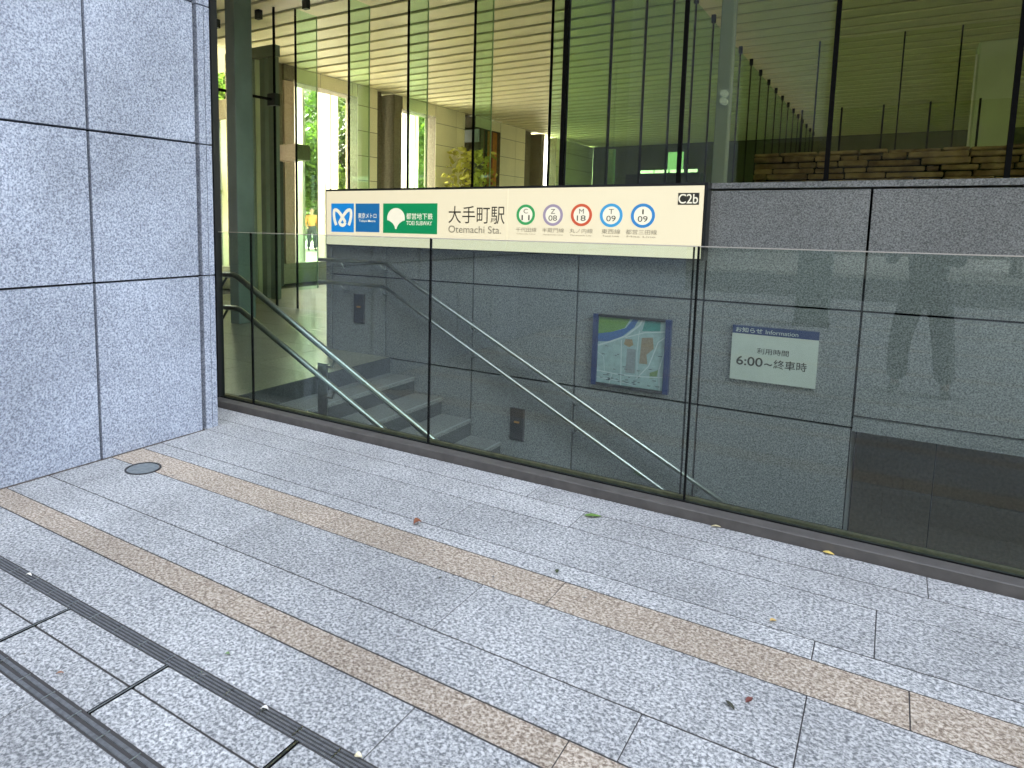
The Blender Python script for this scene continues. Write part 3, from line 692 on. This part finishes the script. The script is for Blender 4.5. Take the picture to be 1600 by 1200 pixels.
# ================================================================== DRAINS, MANHOLE
def slot_drain(y0, y1, lab, n):
    d = empty('slot_drain', (-1, y0, 0), lab, 'drain', 'slot drains in the paving')
    boxo('channel', M['black'], d, -3.88, 5, y0+.002, y1-.002, -.033, -.014)
    w = (y1-y0)
    for i in range(n):
        yy = y0+w*(i+.12)/n; MB().box(-3.88, 5, yy, yy+w*.52/n, -.013, .001).build('grate_bar', M['drain'], d)
    c = MB(); x = -3.8
    while x < 5: c.box(x, x+.005, y0+.004, y1-.004, -.013, .0016); x += .146
    c.build('cross_bars', M['steel'], d)
    fix(d)
slot_drain(1.285, 1.335, 'long dark slot drain beside the wider paving slabs', 4)
slot_drain(.965, 1.015, 'second dark slot drain at the lower left corner', 2)
x = -2.457-.5845*2; i = 0
while x < 3:
    e = empty('frame_joint', (x, 1.15, 0), 'thin double steel joint between the slabs of the drain cover row', 'joint strip', 'steel joints across the drain cover slabs')
    boxo('gap', M['black'], e, x-.0085, x-.0025, 1.017, 1.283, -.02, .0012); boxo('gap', M['black'], e, x+.0025, x+.0085, 1.017, 1.283, -.02, .0012); boxo('strip', M['steel'], e, x-.0025, x+.0025, 1.017, 1.283, -.02, .002)
    fix(e); x += .5845
mh = empty('access_cover', (-3.545, 2.312, 0), 'small round metal access cover in the paving near the pillar', 'cover')
def disc(r0, r1, z0, z1, n=48):
    b = MB(); v = []
    for r, z in ((r0, z0), (r0, z1), (r1, z1), (r1, z0)): v.append([b.b.verts.new((-3.545+r*math.cos(2*math.pi*k/n), 2.312+r*math.sin(2*math.pi*k/n), z)) for k in range(n)])
    for A, B in zip(v, v[1:]):
        for k in range(n): b.b.faces.new((A[k], A[(k+1)%n], B[(k+1)%n], B[k]))
    return b
disc(.090, .100, -.01, .0045).build('rim', M['dark'], mh); disc(.0005, .086, -.01, .0030).build('lid', M['lid'], mh); fix(mh)

# ================================================================== LEAVES
def leaf(x, y, L_, w, col, lab, rz, curl=.004, z=.0035):
    b = bmesh.new(); n = 7; vs = []
    for i in range(n):
        t = i/(n-1); ww = w*math.sin(math.pi*min(1, t*1.0+.02))**.8; zz = curl*math.sin(math.pi*t)+.002
        vs.append([b.verts.new(((t-.5)*L_, s_*ww/2, zz+abs(s_)*curl*.6)) for s_ in (-1, 0, 1)])
    for A, B in zip(vs, vs[1:]):
        for k in range(2): b.faces.new((A[k], B[k], B[k+1], A[k+1]))
    me = bpy.data.meshes.new('fallen_leaf'); b.to_mesh(me); b.free(); me.materials.append(plain('leaf_'+lab.split()[0], col, .7, 0, .25, 90))
    o = bpy.data.objects.new('fallen_leaf', me); COL.objects.link(o); o.location = (x, y, z); o.rotation_euler = (random.uniform(-.15,.15), random.uniform(-.1,.1), rz); tag(o, lab, 'leaf', 'fallen leaves on the paving')
leaf(-1.151,3.196,.085,.042,(.13,.24,.05),'bright green oval leaf on the paving below the glass barrier',.6)
leaf(-1.814,2.619,.045,.035,(.20,.07,.03),'reddish brown curled leaf above the wide tan band',1.2,.015)
leaf(-1.073,2.578,.040,.016,(.07,.09,.04),'small dark green leaf right of centre beside the wide tan band',2.0)
leaf(-.31,2.124,.042,.015,(.06,.06,.04),'dark thin leaf at the lower right, left one of a pair',2.4)
leaf(-.265,2.182,.038,.016,(.16,.05,.04),'red brown thin leaf at the lower right, right one of a pair',1.2)
leaf(-.616,3.425,.045,.022,(.55,.48,.28),'pale cream leaf against the barrier kerb',.2)
leaf(-.14,3.43,.045,.025,(.60,.45,.12),'yellow leaf against the barrier kerb at the right',.1)
leaf(-.267,2.70,.028,.018,(.50,.34,.12),'tiny ochre leaf on the right part of the paving',.8)
leaf(-1.451,1.312,.026,.016,(.75,.72,.65),'white scrap like leaf on the long slot drain, lower one',.4,.006,.006)
leaf(-2.815,1.313,.026,.014,(.75,.72,.65),'white scrap like leaf on the long slot drain at the left edge',.4,.006,.006)
leaf(-1.105,1.328,.022,.018,(.70,.62,.40),'small cream leaf on the slot drain at the bottom of the picture',.4,.006,.006)
leaf(-1.754,1.427,.018,.014,(.16,.26,.10),'tiny green speck of leaf above the slot drain',.4)
leaf(-1.441,2.25,.022,.012,(.08,.08,.06),'tiny dark leaf below the wide tan band',1.4)
leaf(-2.11,1.06,.022,.014,(.30,.16,.10),'tiny brown leaf between the two slot drains',1.0)
leaf(-1.74,1.62,.030,.007,(.16,.12,.09),'thin brown twig like leaf by the narrow tan band',.9)

def strew(name, n, fn, mat, seed, smin, smax):
    rnd = random.Random(seed); b = bmesh.new()
    for i in range(n):
        x, y = fn(rnd); s_ = rnd.uniform(smin, smax); a = rnd.uniform(0, 6.28); z = .0012
        P = [(x+math.cos(a+k*1.57)*s_*(1 if k % 2 else .45), y+math.sin(a+k*1.57)*s_*(1 if k % 2 else .45)) for k in range(4)]
        lo = [b.verts.new((px_, py_, z)) for px_, py_ in P]; hi = b.verts.new((x, y, z+min(s_*.5, .002)))
        for k in range(4): b.faces.new((lo[k], lo[(k+1)%4], hi))
    me = bpy.data.meshes.new(name); b.to_mesh(me); b.free(); me.materials.append(mat)
    o = bpy.data.objects.new(name, me); COL.objects.link(o); tag(o, 'fine grit and crumbs lying on the paving', 'grit', kind='stuff')
def _grit(r):
    q = r.random()
    if q < .45: return (r.uniform(-4, 1.2), 3.44-abs(r.gauss(0, .02)))
    if q < .62: return (-3.87+abs(r.gauss(0, .02)), r.uniform(1.0, 3.1))
    return (r.uniform(-3.8, 1.2), r.uniform(.3, 3.4))
strew('grit', 420, _grit, plain('grit_brown', (.10,.08,.06), .9), 3, .0018, .006)
strew('gum_spots', 60, lambda r: (r.uniform(-3.8, 1.2), r.uniform(.2, 3.3)), plain('gum_grey', (.17,.165,.155), .9), 8, .006, .011)
bpy.data.objects['gum_spots']['label'] = 'small grey trodden spots on the paving'
sl_ = MB().box(-3.8795, -3.868, -9, 3.0, -.02, .004).build('base_sealant', plain('dirty_sealant', (.09,.075,.065), .9, 0, .4, 9)); tag(sl_, kind='structure')

# ================================================================== PEOPLE
def skinned(name, chains, mat, parent, sub=1):
    me = bpy.data.meshes.new(name); verts, edges, rad = [], [], []
    idx = {}
    for ch in chains:
        prev = None
        for p, r in ch:
            key = tuple(round(q, 4) for q in p)
            if key not in idx: idx[key] = len(verts); verts.append(p); rad.append(r if isinstance(r, tuple) else (r, r))
            if prev is not None and prev != idx[key]: edges.append((prev, idx[key]))
            prev = idx[key]
    me.from_pydata(verts, edges, []); o = bpy.data.objects.new(name, me); COL.objects.link(o); me.materials.append(mat)
    sm = o.modifiers.new('skin', 'SKIN'); ly = me.skin_vertices[0] if me.skin_vertices else None
    if ly is None:
        import bmesh as _b; bb = _b.new(); bb.from_mesh(me); bb.verts.layers.skin.verify(); bb.to_mesh(me); bb.free(); ly = me.skin_vertices[0]
    for i, r in enumerate(rad): ly.data[i].radius = r; ly.data[i].use_root = (i == 0)
    sm.use_smooth_shade = True
    s_ = o.modifiers.new('sub', 'SUBSURF'); s_.levels = sub; s_.render_levels = sub; o.parent = parent; return o
def person(loc, rz, label, J, top, legs, hairm, group=None, bag=False):
    e = bpy.data.objects.new('person', None); COL.objects.link(e); e.location = loc; e.rotation_euler.z = rz; tag(e, label, 'person', group)
    # local frame: faces +Y.  J: dict of joints
    g = lambda k: J[k]
    body = []
    body.append([(g('pelvis'),(.13,.10)),(g('waist'),(.12,.09)),(g('chest'),(.15,.10)),(g('neckb'),(.065,.06)),(g('neck'),(.05,.05)),(g('head0'),(.07,.08)),(g('head1'),(.078,.095)),(g('head2'),(.05,.06))])
    for s_ in 'LR':
        body.append([(g('chest'),.12),(g('sh'+s_),.055),(g('el'+s_),.040),(g('wr'+s_),.026),(g('ha'+s_),(.035,.018))])
        body.append([(g('pelvis'),.12),(g('hip'+s_),.085),(g('kn'+s_),.055),(g('an'+s_),.036),(g('to'+s_),(.035,.028))])
    skinned('body', body, M['skin'], e)
    for s_ in 'LR':                       # fingers and thumb
        w, h = Vector(g('wr'+s_)), Vector(g('ha'+s_)); d = (h-w).normalized(); side = d.cross(Vector((0,0,1))); side = side.normalized() if side.length > .1 else Vector((1,0,0))
        ch = []
        for k, L_ in enumerate((.062,.072,.066,.05)):
            r0 = h-d*.01+side*(k-1.5)*.018; ch.append([(tuple(h-d*.04),.012),(tuple(r0),.010),(tuple(r0+d*L_*.55+Vector((0,0,-.008))),.009),(tuple(r0+d*L_*.9+Vector((0,0,-.028))),.008)])
        sg_ = 1 if s_ == 'L' else -1
        ch.append([(tuple(h-d*.04),.012),(tuple(h-d*.03+side*sg_*.04),.011),(tuple(h+side*sg_*.055+d*.01),.009)])
        skinned('hand', ch, M['skin'], e)
    tr = [[(g('waist'),(.135,.10)),(g('pelvis'),(.155,.12))]]
    for s_ in 'LR': tr.append([(g('pelvis'),(.155,.12)),(g('hip'+s_),.11),(g('kn'+s_),.092),(tuple(Vector(g('an'+s_))+Vector((0,0,.0))),.082)])
    skinned('trousers', tr, legs, e)
    tp = [[(tuple(Vector(g('pelvis'))+Vector((0,0,.02))),(.165,.13)),(g('waist'),(.145,.115)),(g('chest'),(.175,.125)),(g('neckb'),(.08,.075))]]
    for s_ in 'LR': tp.append([(g('chest'),.14),(g('sh'+s_),.072),(g('el'+s_),.056),(tuple(Vector(g('wr'+s_))*.9+Vector(g('el'+s_))*.1),.042)])
    skinned('jacket', tp, top, e)
    for s_ in 'LR':
        a, t = Vector(g('an'+s_)), Vector(g('to'+s_)); skinned('shoe', [[(tuple(a+Vector((0,-.05,-.035))),(.042,.04)),(tuple(a+Vector((0,.02,-.035))),(.046,.045)),(tuple(t+Vector((0,.02,-.005))),(.045,.032)),(tuple(t+Vector((0,.08,-.01))),(.034,.022))]], M['shoe'], e)
    h1 = Vector(g('head1'))
    skinned('hair', [[(tuple(h1+Vector((0,-.045,-.05))),(.07,.05)),(tuple(h1+Vector((0,-.035,.03))),(.092,.085)),(tuple(h1+Vector((0,.015,.085))),(.085,.05))]], hairm, e)
    fy = h1+Vector((0,.085,-.02))
    MB().box(-.008,.008,0,.022,-.03,.015,bev=.004).build('nose', M['skin'], e).location = fy
    for sx in (-1, 1): 
        MB().tube([(0,-.004,0),(0,.006,0)], .009, 10).build('eye', M['shoe'], e).location = fy+Vector((sx*.032,0,.025))
        MB().box(-.008,.008,-.018,.018,-.03,.03,bev=.006).build('ear', M['skin'], e).location = h1+Vector((sx*.085,0,-.01))
    MB().box(-.022,.022,-.002,.006,-.004,.004,bev=.002).build('mouth', M['redwood'], e).location = fy+Vector((0,-.004,-.055))
    return e
JP = dict(pelvis=(0,0,.92), waist=(0,.0,1.07), chest=(0,-.01,1.30), neckb=(0,-.01,1.45), neck=(0,.01,1.50), head0=(0,.03,1.57), head1=(0,.035,1.65), head2=(0,.03,1.72),
          shL=(-.19,-.01,1.40), elL=(-.27,.14,1.16), wrL=(-.21,.27,1.36), haL=(-.19,.30,1.43), shR=(.19,-.01,1.40), elR=(.22,.12,1.15), wrR=(.02,.26,1.34), haR=(-.03,.30,1.41),
          hipL=(-.10,0,.86), knL=(-.16,.06,.48), anL=(-.17,.0,.09), toL=(-.18,.12,.035), hipR=(.10,0,.86), knR=(.15,.03,.48), anR=(.19,-.02,.09), toR=(.21,.10,.035))
person((.27,-.30,0), .12, 'photographer in dark clothes mirrored in the glass barrier, holding up a phone', JP, M['jacket'], M['denim'], M['hair'])
ph = empty('phone', (0, -.03, 1.45), 'dark phone held up by the photographer', 'phone'); boxo('case', M['dark'], ph, -.02, .15, -.035, -.027, 1.38, 1.455, bev=.003); fix(ph)
JW = dict(JP); JW.update(elL=(-.25,-.08,1.12), wrL=(-.25,.02,.90), haL=(-.25,.05,.82), elR=(.25,-.02,1.12), wrR=(.22,.16,.98), haR=(.21,.22,.94), knL=(-.10,.18,.50), anL=(-.10,.22,.10), toL=(-.10,.34,.05), knR=(.10,-.02,.48), anR=(.10,-.24,.12), toR=(.10,-.13,.04))
person((-19.9,20.9,.2), -2.2, 'distant person in an orange coat walking across the sunlit plaza', JW, M['coat'], M['denim'], M['hair'])

# ================================================================== STREET BEHIND THE CAMERA (seen mirrored in the glass)
for i, (x, lab) in enumerate(((-.95, 'dark street pillar mirrored right of the map'), (-5.2, 'dark street pillar mirrored below the station name'), (4.4, 'dark street pillar mirrored at the right edge'))):
    e = empty('street_pillar', (x, -4.4, 0), lab, 'pillar', 'pillars at the edge of the street')
    boxo('shaft', M['darkgreen'], e, x-.22, x+.22, -4.75, -4.35, 0, 1.7, bev=.02); boxo('base', M['dark'], e, x-.25, x+.25, -4.78, -4.32, 0, .06); fix(e)
ob = empty('opposite_building', (0, -34, 0), 'brown grey office building across the street behind the camera', 'building')
boxo('wall', plain('brown_grey_facade', (.12,.105,.075), .8, 0, .1, 1), ob, -60, 70, -44, -34, 0, 34)
fix(ob)
for i, x in enumerate((-16, -7, 3, 13)):
    tm, cm = TM[i % 3]; e = empty('street_tree', (x, -19, .08), 'street tree across the road behind the camera', 'tree', 'street trees across the road')
    for nm, me in (('trunk', tm), ('crown', cm)): o = bpy.data.objects.new(nm, me); COL.objects.link(o); o.parent = e
